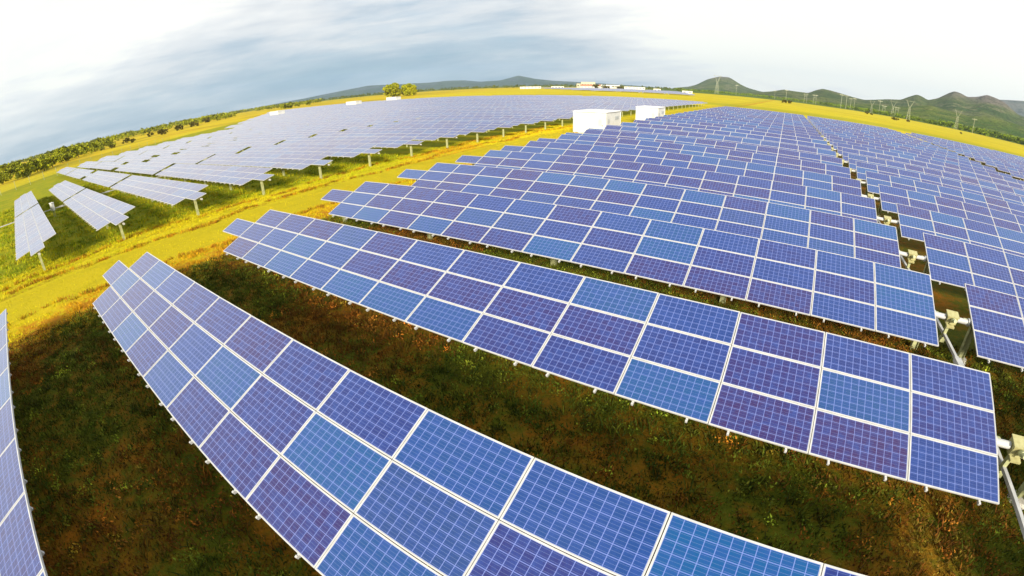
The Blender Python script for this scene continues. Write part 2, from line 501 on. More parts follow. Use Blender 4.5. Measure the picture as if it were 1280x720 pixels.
def slots(ext):
    """(column, row) of the 40 modules: 13 columns of three and one more in the middle row at the outer end"""
    s = [(i, j) for i in range(13) for j in range(3)]
    s.append((-1, 1) if ext == 'L' else (13, 1))
    return s


def slot_xy(i, j):
    return -12.87 + i * PX + (PX - MW) / 2, -1.5 + j * PY + (PY - MH) / 2


def post_xs(ext):
    # first post by the drive gap, then every 6.5 m to under the outer module
    sgn = -1 if ext == 'L' else 1
    inner = 12.87 if ext == 'L' else -12.87
    return [inner + sgn * d for d in (0.20, 6.72, 13.24, 19.76, 26.28)]


def rail_xs(ext):
    xs = []
    for i in range(13):
        xs += [-12.87 + i * PX + 0.42, -12.87 + i * PX + 1.56]
    return xs


# part meshes, shared by every copy
mb = MB(); module_glass(mb, -MW / 2, -MH / 2, 0, 0, frame=True); ME_MODULE = mb.mesh('solar_panel', [cell_mat, frame_mat, back_mat])
mb = MB(); module_glass(mb, -MW / 2, -MH / 2, 0, 0, frame=False); ME_GLASS = mb.mesh('solar_panel_glass', [cell_mat, frame_mat, back_mat])
mb = MB(); module_frame(mb, -MW / 2, -MH / 2, 0); ME_FRAME = mb.mesh('panel_frame', [frame_mat])
mb = MB()
mb.box((-0.022, -1.545, -0.065), (0.022, 1.49, -0.002)); mb.box((-0.022, -1.575, -0.05), (0.022, -1.535, 0.012))
ME_RAIL = mb.mesh('mounting_rail', [frame_mat])
mb = MB()
mb.box((-0.10, -0.075, 0), (-0.085, 0.075, AXIS - 0.10)); mb.box((0.085, -0.075, 0), (0.10, 0.075, AXIS - 0.10)); mb.box((-0.085, -0.01, 0), (0.085, 0.01, AXIS - 0.10))
mb.box((-0.12, -0.10, AXIS - 0.10), (0.12, 0.10, AXIS - 0.075)); mb.tube((-0.07, 0, AXIS), (0.07, 0, AXIS), 0.11, n=12)
ME_POST = mb.mesh('post', [steel_mat])
TUBES, ARRAYS, FAR = {}, {}, {}


def tube_mesh(ext, with_rails, t):
    k = (ext, with_rails, t)
    if k not in TUBES:
        mb = MB()
        x0, x1 = (-14.9, 13.05) if ext == 'L' else (-13.05, 14.9)
        mb.tube((x0, 0, 0), (x1, 0, 0), 0.075, n=10)
        if with_rails:
            for x in rail_xs(ext):
                mb.box((x - .022, -1.545, 0.095), (x + .022, 1.49, 0.158))
                mb.box((x - .022, -1.575, 0.11), (x + .022, -1.535, 0.172))
        M = Matrix.Translation((0, 0, PIVOT)) @ Matrix.Rotation(t, 4, 'X') @ Matrix.Translation((0, 0, -MT - 0.16))
        TUBES[k] = mb.mesh('support_frame', [frame_mat if with_rails else steel_mat], M)
    return TUBES[k]


def array_mesh(ext, t):
    k = (ext, t)
    if k not in ARRAYS:
        mb = MB()
        for i, j in slots(ext):
            module_glass(mb, *slot_xy(i, j), i + 2, j + 1)
        ARRAYS[k] = mb.mesh('panel_array', [cell_mat, frame_mat, back_mat], tilt_m(t))
    return ARRAYS[k]


def far_mb(mb, ext, t, loc=(0, 0, 0)):
    M = Matrix.Translation(loc) @ tilt_m(t)
    s = MB()
    off = int(loc[0]) * 3 % 900; off2 = int(loc[1]) * 2 % 700
    for i, j in slots(ext): module_glass(s, *slot_xy(i, j), i + 2 + off, j + 1 + off2, back=False)
    b = len(mb.v); mb.v += [tuple(M @ Vector(p)) for p in s.v]; mb.f += [tuple(q + b for q in f) for f in s.f]
    mb.m += s.m; mb.uv += s.uv
    for x in post_xs(ext):
        mb.box((loc[0] + x - .06, loc[1] - .05, 0), (loc[0] + x + .06, loc[1] + .05, AXIS), 3)
    mb.box((loc[0] - 13.0, loc[1] - .07, AXIS - .07), (loc[0] + 13.0, loc[1] + .07, AXIS + .07), 3)
    return mb


def far_mesh(ext, t):
    k = (ext, t)
    if k not in FAR:
        FAR[k] = far_mb(MB(), ext, t).mesh('solar_table', [cell_mat, frame_mat, back_mat, steel_mat])
    return FAR[k]


def left_y(k): return -8.75 + 5.56 * k + 0.0127 * k * k


def left_limit(y):
    if y < 30: return -128
    if y < 60: return -150
    return -(150 + (y - 60) * 1.55)


def in_view(xc, yc, m=90):
    for dx_ in (-14.9, -7, 0, 7, 14.9):
        for (dy_, z) in ((-1.4, 1.0), (1.4, 2.0)):
            q = project((xc + dx_, yc + dy_, z))
            if q and -m < q[0] < 1280 + m and -m < q[1] < 720 + m: return True
    return False


tables = []          # (distance, field, row, block, xc, yc, ext)
for r_ in range(-2, 26):
    for blk in range(5):
        pair, second = divmod(blk, 2)
        x0 = pair * 60.0 + (26.98 if second else 0.0)
        xc = x0 + 12.87; yc = 6.01 * r_ if r_ > -2 else -11.86
        if in_view(xc, yc): tables.append(((Vector((xc, yc, 0)) - CAM).length, 'R', r_, blk, xc, yc, 'R' if second else 'L'))
for k in range(0, 35):
    for blk in range(0, 16):
        pair, second = divmod(blk, 2)
        x0 = -40.44 - pair * 57.1 - (26.98 if second else 0.0)
        xc = x0 + 12.87; yc = left_y(k)
        if x0 < left_limit(yc) - 4 or (k < 2 and blk > 1): continue
        if in_view(xc, yc): tables.append(((Vector((xc, yc, 0)) - CAM).length, 'L', k, blk, xc, yc, 'L' if second else 'R'))
tables.sort()
ORD = ['first', 'second', 'third', 'fourth', 'fifth', 'sixth', 'seventh', 'eighth', 'ninth', 'tenth', 'eleventh', 'twelfth', 'thirteenth', 'fourteenth', 'fifteenth', 'sixteenth']
SPECIAL = {('R', -2, 0): 'blue solar table cut off by the left edge at the bottom corner',
           ('R', -1, 0): 'nearest blue solar table, sweeping across the bottom of the photo and out of frame',
           ('R', 0, 0): 'blue solar table across the middle, ending at the cut off yellow motor box',
           ('R', 1, 0): 'blue solar table ending beside the nearest fully seen yellow motor box',
           ('R', 1, 1): 'blue solar table at the right edge, just past the nearest fully seen yellow motor box',
           ('L', 0, 0): 'steeply foreshortened pale table left of the track, the leftmost one',
           ('L', 1, 0): 'pale lilac table left of the track, second from the left edge',
           ('L', 0, 1): 'far half of the leftmost pale table, ending in the yellow grass',
           ('L', 1, 1): 'far half of the second pale table from the left, ending in the yellow grass'}


def table_label(f, r_, blk):
    if (f, r_, blk) in SPECIAL: return SPECIAL[(f, r_, blk)]
    if f == 'R':
        o = r_ + 2
        if r_ <= 12 and blk == 0: return f'blue solar table with its left end at the track, {ORD[o - 1] if o <= 16 else o} row back'
        if r_ <= 12 and blk == 1: return f'blue solar table just past the yellow motor boxes, {ORD[r_ - 1]} row back'
        if r_ <= 12 and blk == 2: return f'blue solar table beyond the dark notches at the right edge, {ORD[r_ + 1]} row back'
        if blk in (0,): return 'distant blue table at the far end of the right field, left of the motor gap'
        if blk == 1: return 'distant blue table at the far end of the right field, past the motor gap'
        return 'distant blue table at the far right of the right field, before the yellow grass'
    o = ORD[r_] if r_ < 16 else None
    if o and r_ <= 11 and blk == 0: return f'pale lilac table standing on posts along the track, {o} from the left edge'
    if o and r_ <= 7 and blk == 1: return f'whitish table behind the thin seam from the trackside table, {o} row from the left edge'
    if o and r_ <= 5 and blk == 2: return f'whitish table past the dark notches in the left field, {o} row from the left'
    if blk == 0: return 'distant lilac table along the track edge of the left field, behind the white cabins'
    if yy_far(r_): return 'distant lilac table in the back rows of the left field'
    return 'whitish lilac table in the middle of the left field, away from the track'


def yy_far(r_): return left_y(r_) > 110


GROUPS = {'R': 'solar tables of the right hand field', 'L': 'solar tables of the left hand field'}
n_things = 0
rest = []
for rank, (d, f, r_, blk, xc, yc, ext) in enumerate(tables):
    t = T_R if f == 'R' else T_L
    if rank >= 292:
        rest.append((xc, yc, ext, t)); continue
    lab = table_label(f, r_, blk)
    if f == 'R': lod = 0 if (r_ <= 2 and blk <= 1) else 1 if (r_ <= 7 and blk <= 1) else 2 if d < 95 else 3
    else: lod = 1 if (r_ <= 7 and blk == 0) or (r_ <= 1 and blk == 1) else 2 if (blk == 0 and r_ <= 13) or d < 105 else 3
    dz = rng.normal(0, 0.025)
    if lod == 3:
        o = link('solar_table', far_mesh(ext, t), None, (xc, yc, dz)); tag(o, lab, 'solar panel table', GROUPS[f]); o.rotation_euler = (rng.normal(0, .010), 0, 0); continue
    o = thing('solar_table', lab, 'solar panel table', (xc, yc, 0), 0, GROUPS[f])
    if r_ > 1 or f == 'L': o.rotation_euler = (rng.normal(0, .006), 0, rng.normal(0, .0008))
    if lod == 2:
        link('panel_array', array_mesh(ext, t), o, (0, 0, dz), (rng.normal(0, .008), 0, 0))
    else:
        TM = tilt_m(t)
        for i, j in slots(ext):
            x, y = slot_xy(i, j); p = TM @ Vector((x + MW / 2, y + MH / 2, 0))
            rot = (t + rng.normal(0, .003), rng.normal(0, .0025), 0)
            if lod == 0:
                g = link('solar_panel', ME_GLASS, o, p, rot); link('panel_frame', ME_FRAME, g)
            else:
                link('solar_panel', ME_MODULE, o, p, rot)
        if lod == 0:
            for x in rail_xs(ext): link('mounting_rail', ME_RAIL, o, TM @ Vector((x, 0, -0.003)), (t, 0, 0))
    link('torque_tube', tube_mesh(ext, lod == 1, t), o)
    for x in post_xs(ext): link('post', ME_POST, o, (x, 0, 0))

# tables past the first 292, and the separate farm on the plain beyond
mb = MB()
for xc, yc, ext, t in rest: far_mb(mb, ext, t, (xc, yc, 0))
if mb.v: tag(link('solar_field', mb.mesh('solar_field', [cell_mat, frame_mat, back_mat, steel_mat])), 'mass of whitish lilac tables at the back of the left field', 'solar field', kind='stuff')
mb = MB()
for yy in np.arange(470, 800, 7.0):
    xr = -70 - (yy - 470) * 0.28
    xl = -175 - (yy - 470) * 0.75
    x = xr
    while x > xl:
        M = Matrix.Translation((x - 14, yy, 0)) @ tilt_m(T_L)
        c = [M @ Vector(q) for q in ((-13.5, -1.5, 0), (13.5, -1.5, 0), (13.5, 1.5, 0), (-13.5, 1.5, 0))]
        c2 = [M @ Vector(q) for q in ((-13.5, -1.5, -.05), (13.5, -1.5, -.05), (13.5, 1.5, -.05), (-13.5, 1.5, -.05))]
        mb.face(c, 0, [(0, 0), (14, 0), (14, 3), (0, 3)]); mb.face(c2[::-1], 1)
        for a in range(4): mb.face([c[a], c2[a], c2[(a + 1) % 4], c[(a + 1) % 4]], 1)
        mb.box((x - 27, yy - .06, 0), (x - 26.8, yy + .06, AXIS), 1); mb.box((x - 2, yy - .06, 0), (x - 1.8, yy + .06, AXIS), 1)
        x -= 29.0
tag(link('distant_solar_field', mb.mesh('distant_solar_field', [cell_mat, frame_mat])), 'thin grey violet band of solar tables on the plain below the far buildings', 'solar field', kind='stuff')

# ------------------------------------------------------------------ drives in the motor gaps
mb = MB()
mb.box((-.17, -.15, -.12), (.17, .15, .14)); mb.box((-.20, -.17, .14), (.20, .17, .165)); mb.box((-.055, -.20, -.09), (.055, -.151, .09)); mb.box((-.13, -.27, -.19), (.13, .23, -.132))
ME_BOX = mb.mesh('gear_housing', [paleyel_mat])
mb = MB(); mb.tube((.20, 0, 0), (.64, 0, 0), .085, n=12); mb.tube((.571, 0, 0), (.632, 0, 0), .13, n=12)
ME_STUB = mb.mesh('coupling_tube', [frame_mat])
mb = MB(); mb.box((-.05, -.05, -.76), (.05, .05, -.195)); mb.box((-.075, -.09, -.84), (.075, .09, -.70)); mb.tube((-.10, 0, -.77), (.10, 0, -.77), .04)
ME_ARM = mb.mesh('drive_arm', [steel_mat])
mb = MB(); mb.tube((0, -.32, .06), (0, -.20, .02), .07, n=12); mb.tube((0, -.42, .09), (0, -.32, .06), .055, n=12)
ME_MOTOR = mb.mesh('motor', [steel_mat])


def drive(x, y, t, lab, grp):
    o = thing('tracker_drive', lab, 'tracker motor', (x, y, AXIS), 0, grp)
    link('gear_housing', ME_BOX, o, rot=(t * .6, 0, 0)); link('coupling_tube', ME_STUB, o); link('coupling_tube', ME_STUB, o, rot=(0, 0, math.pi)); link('drive_arm', ME_ARM, o, rot=(t * 0.25, 0, 0)); link('motor', ME_MOTOR, o)
    return o


for r_ in range(-1, 13):
    if r_ < 0: continue
    lab = ['yellow motor box cut off by the right edge, beside the middle table', 'nearest yellow motor box seen whole, in the gap between two tables'][r_] if r_ < 2 else f'pale yellow motor box between two blue tables, {ORD[r_]} from the right edge'
    drive(26.36, 6.01 * r_, T_R, lab, 'tracker motors of the right field')
for k in range(0, 5):
    drive(-41.06, left_y(k), T_L, f'small pale motor box under the seam of the {ORD[k]} pale table from the left' if k else 'pale motor box under the seam of the leftmost pale table', 'tracker motors of the left field')


def rod(name, lab, x, ys, z, joint=True):
    o = thing(name, lab, 'drive rod', (x, ys[0], 0))
    mb = MB(); mb.box((-.045, 0, z - .045), (.045, ys[-1] - ys[0], z + .045)); link('rod', mb.mesh('rod', [frame_mat]), o)
    for y in ys[2:-1]:
        mb = MB(); mb.box((-.10, -.22, -.075), (.10, .22, .075)); mb.box((-.06, -.34, -.055), (.06, .34, .055))
        link('joint', mb.mesh('joint', [frame_mat]), o, (0, y - ys[0] - 1.75, z))
    return o


rod('drive_rod', 'long pale steel rod running under the yellow motor boxes of the right field', 26.36, [-7.5] + [6.01 * k for k in range(0, 13)] + [74], 0.73)
rod('drive_rod', 'long pale steel rod linking the seams of the left field tables, near the leftmost ones', -41.06, [-22] + [left_y(k) for k in range(0, 6)] + [30], 0.73)
# concrete footings at the posts that stand by the motor gap
for r_ in (0, 1):
    mb = MB(); mb.tube((0, 0, 0.0), (0, 0, 0.12), .26, .22, n=14)
    tag(link('post_footing', mb.mesh('post_footing', [concrete_mat]), None, (27.18, 6.01 * r_ - .02, 0)), ['round concrete footing of the post at the right edge', 'round concrete footing of the post beside the nearest whole yellow motor box'][r_], 'footing')
# control box of the left field
o = thing('control_box', 'white control box on a short stand between the two leftmost pale tables', 'control box', (-39.2, -6.0, 0), R(15))
mb = MB(); mb.box((-.33, -.14, .75), (.33, .14, 1.55)); mb.box((-.37, -.18, 1.55), (.37, .18, 1.60)); link('cabinet', mb.mesh('cabinet', [white_mat]), o)
mb = MB(); mb.box((-.28, -.155, .80), (.28, -.142, 1.50)); mb.box((.20, -.175, 1.1), (.24, -.156, 1.25)); link('door', mb.mesh('door', [frame_mat]), o)
for sx in (-.28, .28):
    mb = MB(); mb.box((sx - .03, -.03, 0), (sx + .03, .03, .75)); link('leg', mb.mesh('leg', [steel_mat]), o)

# ------------------------------------------------------------------ white cabins
roof_mat = noisy('cabin_roof_sheet', (0.80, 0.80, 0.79), (0.70, 0.70, 0.68), 2.0, 0.5)
vent_mat, _, _ = material('grey_louvre', (0.45, 0.47, 0.46), 0.5)
doorm = noisy('cream_door', (0.66, 0.68, 0.60), (0.60, 0.62, 0.55), 2.0, 0.5)


def cabin(x0, x1, y0, y1, h, lab, far=False, grp=None):
    o = thing('equipment_cabin', lab, 'cabin', ((x0 + x1) / 2, (y0 + y1) / 2, 0), 0, grp)
    w, d = (x1 - x0) / 2, (y1 - y0) / 2
    mb = MB(); mb.box((-w, -d, .12), (w, d, h - .1)); mb.box((-w + .06, -d + .06, 0), (w - .06, d - .06, .118))
    for k in np.arange(-w + .6, w - .2, 1.2): mb.box((k - .02, -d - .012, .14), (k + .02, -d + .01, h - .12))
    for sx in (-1, 1):
        for sy in (-1, 1): mb.box((sx * w - .05, sy * d - .05, .13), (sx * w + .05, sy * d + .05, h - .11))
    link('cabin_body', mb.mesh('cabin_body', [white_mat]), o)
    mb = MB(); mb.box((-w - .12, -d - .12, h - .098), (w + .12, d + .12, h - .02)); mb.box((-w + .1, -d + .1, h - .02), (w - .1, d - .1, h + .03))
    link('roof', mb.mesh('roof', [roof_mat]), o)
    if far: return o
    mb = MB(); mb.box((w - 1.25, -d - .035, .2), (w - .35, -d - .014, 2.35)); dr = link('door', mb.mesh('door', [doorm]), o)
    mb = MB(); mb.box((w - .52, -d - .075, 1.15), (w - .46, -d - .036, 1.35)); link('handle', mb.mesh('handle', [dark_mat]), dr)
    mb = MB()
    for i in range(9): mb.box((w - 1.12, -d - .052, 1.25 + i * .10), (w - .58, -d - .036, 1.31 + i * .10))
    link('louvre', mb.mesh('louvre', [vent_mat]), dr)
    for (ya, yb, za, zb) in ((-d + .7, -d + 1.4, 1.55, 2.15), (d - 2.4, d - .8, 1.9, 2.4)):
        mb = MB()
        mb.box((w + .012, ya, za), (w + .03, yb, zb))
        for i in range(5): mb.box((w + .031, ya + .05, za + .05 + i * (zb - za - .1) / 5), (w + .05, yb - .05, za + .09 + i * (zb - za - .1) / 5))
        link('vent', mb.mesh('vent', [vent_mat]), o)
    return o


cabin(-8.3, -3.35, 51.7, 57.7, 3.15, 'nearer of the two white equipment cabins beside the right field')
cabin(-6.4, -2.25, 74.9, 80.0, 3.15, 'farther white equipment cabin, standing behind the nearer one')
for az, dd, lab in ((-61.1, 265, 'white cabin roof showing above the left field, leftmost of three'), (-52.0, 275, 'white cabin roof showing above the back of the left field, middle of three'), (-47.2, 300, 'white cabin roof just below the pair of tall yellow green trees')):
    p = polar(az, dd); cabin(p.x - 4.6, p.x + 4.6, p.y - 2.0, p.y + 2.0, 3.5, lab, True, 'white cabins in the left field')

# ------------------------------------------------------------------ buildings on the horizon
wallb = noisy('beige_render', (0.55, 0.48, 0.34), (0.48, 0.42, 0.30), 0.2, 0.9)
wallw = noisy('white_render', (0.75, 0.73, 0.66), (0.66, 0.64, 0.58), 0.2, 0.9)
roofr = noisy('red_roof', (0.45, 0.20, 0.11), (0.38, 0.17, 0.10), 0.3, 0.8)
glassd, _, _ = material('dark_window', (0.05, 0.06, 0.07), 0.2)


def building(az, dd, w, d, h, lab, wm, pitched=False, win=3):
    p = polar(az, dd); o = thing('building', lab, 'building', p, -R(az))
    mb = MB(); mb.box((-w / 2, -d / 2, 0), (w / 2, d / 2, h)); link('wall', mb.mesh('wall', [wm]), o)
    mb = MB()
    if pitched:
        a = [(-w / 2 - .5, -d / 2 - .5, h), (w / 2 + .5, -d / 2 - .5, h), (w / 2 + .5, d / 2 + .5, h), (-w / 2 - .5, d / 2 + .5, h)]
        r0, r1 = (-w / 2 - .5, 0, h + d * .28), (w / 2 + .5, 0, h + d * .28)
        mb.face([a[0], a[1], r1, r0]); mb.face([a[2], a[3], r0, r1]); mb.face([a[1], a[2], r1]); mb.face([a[3], a[0], r0]); mb.face(a[::-1])
        link('roof', mb.mesh('roof', [roofr]), o)
    else:
        mb.box((-w / 2 - .4, -d / 2 - .4, h + .01), (w / 2 + .4, d / 2 + .4, h + .6)); link('roof', mb.mesh('roof', [wm]), o)
    for k in range(win):
        x = -w / 2 + (k + .5) * w / win
        mb = MB(); mb.box((x - w / win * .25, -d / 2 - .08, h * .4), (x + w / win * .25, -d / 2 - .01, h * .7)); link('window', mb.mesh('window', [glassd]), o)
    return o


building(-23.5, 1150, 34, 18, 14, 'tall beige block among the far buildings, above the first cabin', wallb, False, 5)
building(-24.35, 1170, 22, 16, 10, 'beige block beside the tallest far building', wallb, False, 3)
building(-23.2, 1040, 44, 14, 4.5, 'long low far building with a red roof, left of the round dark tree', wallw, True, 6)
building(-22.1, 1260, 26, 14, 8, 'pale far building behind the round dark tree', wallw, False, 4)
building(-20.6, 1280, 40, 16, 8, 'wide pale far building behind the row of dark bushes', wallw, False, 5)
building(-18.5, 1150, 26, 12, 5, 'low white far house right of the dark bushes', wallw, False, 3)
building(-17.4, 1130, 30, 12, 5, 'low white far shed above the second cabin', wallw, False, 4)
building(-15.2, 900, 13, 8, 3.5, 'small white hut at the edge of the distant solar band', wallw, False, 2)
building(-11.6, 760, 16, 8, 3.2, 'small white hut near the right end of the distant solar band', wallw, False, 2)
building(-30.5, 900, 40, 8, 3.5, 'long low white shed on the pale strip left of the far buildings', wallw, False, 6)
building(-27.2, 980, 26, 8, 3.5, 'short low white shed on the pale strip left of the far buildings', wallw, False, 4)

# ------------------------------------------------------------------ trees
leaf_mat, n, b = material('leaves', (0.08, 0.1, 0.02), 0.8, spec=0.15)
at = n.new('ShaderNodeAttribute'); at.attribute_name = 'tint'
oi = n.new('ShaderNodeObjectInfo')
n.link(n.mix(V(n.nt, oi.outputs['Random']) * 0.25, at.outputs['Color'], (0.12, 0.12, 0.008)), b.inputs['Base Color'])
bark_mat = noisy('bark', (0.10, 0.07, 0.045), (0.06, 0.04, 0.03), 4.0, 0.95)


def leaf_quads(centers, size, cols, g):
    n_ = len(centers)
    a = g.normal(size=(n_, 3)); a /= np.linalg.norm(a, axis=1)[:, None]
    c = np.cross(a, g.normal(size=(n_, 3))); c /= np.linalg.norm(c, axis=1)[:, None]
    s = (size * g.uniform(.6, 1.4, n_))[:, None]
    q = np.stack([centers - a * s - c * s * .5, centers + a * s - c * s * .5, centers + a * s * .8 + c * s * .5, centers - a * s * .8 + c * s * .5], 1)
    return q.reshape(-1, 3), np.repeat(cols, 4, 0)


def crown_points(n_, h, w, base, g, lobes=9):
    """leaf centres clustered round the ends of limbs: uneven outline with gaps"""
    L = []
    for i in range(lobes):
        t = g.uniform(0, 6.28); rr = w * .5 * math.sqrt(g.uniform(.05, 1)); zz = base + (h - base) * g.uniform(.15, .88)
        k = 1 - abs((zz - base) / (h - base) - .45) * .8
        L.append((rr * math.cos(t) * k, rr * math.sin(t) * k, zz, g.uniform(.16, .30) * min(w, h - base) * 1.1))
    L = np.array(L); i = g.integers(0, lobes, n_)
    d = g.normal(size=(n_, 3)); d /= np.linalg.norm(d, axis=1)[:, None]
    p = L[i, :3] + d * (L[i, 3] * g.uniform(.3, 1, n_) ** .5)[:, None] * np.array([1, 1, .75])
    p[:, 2] = np.maximum(p[:, 2], base * .6 + .1)
    return p, L, i


def tree_meshes(seed, h, w, base, c1, c2, n_=700, leaf=.28, lobes=9):
    g = np.random.default_rng(seed)
    p, L, i = crown_points(n_, h, w, base, g, lobes)
    mixv = np.clip(g.normal(.5, .25, n_) + (g.uniform(-.3, .3, len(L)))[i], 0, 1)[:, None]
    cols = np.array(c1) * (1 - mixv) + np.array(c2) * mixv
    v, c = leaf_quads(p, leaf, cols, g)
    crown = np_mesh('crown', v, 4, [leaf_mat], c)
    mb = MB(); th = base + (h - base) * .35
    mb.tube((0, 0, -.1), (w * .03, w * .02, th * .6), h * .035, h * .026); mb.tube((w * .03, w * .02, th * .6), (0, 0, th), h * .026, h * .018)
    for q in L[:6]: mb.tube((w * .02, w * .01, th * g.uniform(.5, .95)), q[:3], h * .014, h * .005, n=5)
    return crown, mb.mesh('trunk', [bark_mat])


def tree(name, meshes, loc, s, lab, cat, grp=None):
    o = thing(name, lab, cat, loc, random.uniform(0, 6.28), grp)
    o.scale = (s, s, s * random.uniform(.88, 1.1))
    link('crown', meshes[0], o); link('trunk', meshes[1], o)
    return o


DK1, DK2 = (0.045, 0.042, 0.006), (0.130, 0.100, 0.012)
GR1, GR2 = (0.030, 0.045, 0.006), (0.40, 0.42, 0.012)
YG1, YG2 = (0.16, 0.19, 0.005), (0.50, 0.47, 0.010)
bush_v = [tree_meshes(100 + i, 3.2, 5.4, .2, DK1, DK2, 620, .28, 14) for i in range(4)]
green_v = [tree_meshes(120 + i, 6.0, 8.0, .35, GR1, GR2, 1000, .36, 16) for i in range(5)]
big_v = [tree_meshes(140 + i, 18, 21, .8, YG1, YG2, 6500, .85, 30) for i in range(2)]
patch = Waves(5, 16, .5, 5)
# the tall pair
tree('tall_tree', big_v[0], polar(-47.3, 640), 1.13, 'left one of the tall yellow green tree pair on the horizon', 'tree')
tree('tall_tree', big_v[1], polar(-45.3, 645), 1.00, 'right one of the tall yellow green tree pair on the horizon', 'tree')
# dark bushes dotted over the yellow grass behind the left field
BL = 'dark round bush on the yellow grass behind the left solar field'
for az, dd, s in ((-78.4, 350, 1.15), (-77.7, 322, .8), (-75.7, 382, 1.0), (-74.3, 360, 1.3), (-73.9, 430, .9), (-72.4, 395, 1.4), (-70.9, 440, 1.3), (-70.4, 430, .9), (-69.2, 520, 1.5), (-67.9, 560, 1.2), (-66.5, 640, 1.4), (-79.9, 300, .7), (-81, 520, 1.1)):
    tree('bush', random.choice(bush_v), polar(az, dd), s, BL, 'bush', 'dark bushes behind the left field')
TL = 'olive green savanna tree beyond the wire fence at the left edge'
for az, dd, s in ((-91.8, 215, .75), (-90.9, 240, .9), (-89.6, 212, .85), (-88.9, 222, 1.0), (-88.1, 235, 1.05), (-87.4, 226, .95), (-86.5, 248, 1.1), (-85.4, 270, 1.15), (-84.6, 300, 1.1), (-83.6, 290, 1.05), (-82.7, 330, 1.2), (-81.8, 320, 1.0), (-80.8, 400, 1.2), (-90.2, 300, 1.1), (-87.0, 310, 1.1), (-92.6, 260, 1.0), (-93.5, 300, 1.2), (-85.9, 340, 1.2)):
    tree('savanna_tree', random.choice(green_v), polar(az, dd), s, TL, 'tree', 'savanna trees beyond the left fence')
for az, dd, s in ((-60.3, 640, 1.0), (-59.7, 650, 1.2), (-58.6, 680, .9), (-57.4, 700, .9)):
    tree('savanna_tree', random.choice(green_v), polar(az, dd), s * 1.25, 'green tree standing up from the horizon above the middle of the left field', 'tree', 'trees on the horizon above the left field')
tree('round_tree', bush_v[1], polar(-22.5, 980), 3.1, 'round dark tree beside the red roofed far building', 'tree')
for az, s in ((-21.5, 2.0), (-21.15, 1.8), (-19.75, 2.2), (-19.45, 1.9)):
    tree('bush', random.choice(bush_v), polar(az, 960), s, 'dark bush in front of the pale far buildings', 'bush', 'dark bushes before the far buildings')
tree('bush', bush_v[0], polar(-.30, 640), 1.5, 'dark bush alone on the yellow plain below the low hill gap', 'bush')
tree('bush', bush_v[2], polar(.35, 645), 1.2, 'smaller dark bush touching the lone bush on the yellow plain', 'bush')
for az, dd, s in ((9.0, 700, 1.0), (9.5, 690, .8), (11.9, 560, 1.1), (12.3, 566, .8), (13.5, 620, .9), (19.2, 520, .5)):
    tree('bush', random.choice(bush_v), polar(az, dd), s, 'small dark bush on the yellow grass below the right hand hills', 'bush', 'bushes on the yellow grass below the hills')


def wood(name, lab, spots, c1, c2, seed, quads=70):
    g = np.random.default_rng(seed); VV, CC = [], []
    for (x, y, h, w) in spots:
        p, L, i = crown_points(quads, h, w, h * .12, g, 5)
        mixv = np.clip(g.normal(g.uniform(.1, .9), .25, quads), 0, 1)[:, None]
        v, c = leaf_quads(p + np.array([x, y, 0]), h * .11, np.array(c1) * (1 - mixv) + np.array(c2) * mixv, g)
        VV.append(v); CC.append(c)
    return tag(link(name, np_mesh(name, np.concatenate(VV), 4, [leaf_mat], np.concatenate(CC))), lab, 'woodland', kind='stuff')


sp = []
for _ in range(2100):
    az = rng.uniform(-100, -56); dd = rng.uniform(270, 1500) if az < -80 else rng.uniform(520, 1700) if az < -66 else rng.uniform(900, 1900)
    if patch(az * .9, dd / 130.) > .16: continue
    p = polar(az, dd); h = rng.uniform(1.6, 6.5) * (1 + dd / 3000); sp.append((p.x, p.y, h, h * rng.uniform(1.3, 2.6)))
wood('woodland', 'green wooded savanna along the horizon at the left', sp, GR1, GR2, 5)
sp = []
for _ in range(520):
    az = rng.uniform(-57, -12); dd = rng.uniform(1150, 2200); p = polar(az, dd); h = rng.uniform(5, 10); sp.append((p.x, p.y, h, h * rng.uniform(1., 2.)))
wood('woodland', 'thin dark green tree line on the horizon below the blue hills', sp, (0.05, 0.07, 0.012), (0.13, 0.15, 0.015), 6, 50)
sp = []
for _ in range(2100):
    az = rng.uniform(-13, 42); u = rng.random()
    d0 = 1500 + (rng.uniform(-30, 30)) if az < 2 else np.interp(az, [2, 9, 14, 19, 26, 42], [1500, 1080, 1010, 960, 900, 860])
    dd = d0 + (abs(rng.normal(0, 14)) if u < .35 else rng.uniform(20, 1100) if u < .8 else rng.uniform(20, 300)); p = polar(az, dd); h = rng.uniform(4, 9) * (1.3 if az > 17 else 1); sp.append((p.x, p.y, h, h * rng.uniform(1., 1.7)))
wood('woodland', 'belt of dark green bushes between the yellow grass and the right hand hills', sp, (0.030, 0.055, 0.006), (0.26, 0.36, 0.012), 7, 60)

# ------------------------------------------------------------------ pylons and poles
pyl_mat = noisy('pylon_steel', (0.48, 0.47, 0.32), (0.42, 0.41, 0.28), 1.0, 0.5)


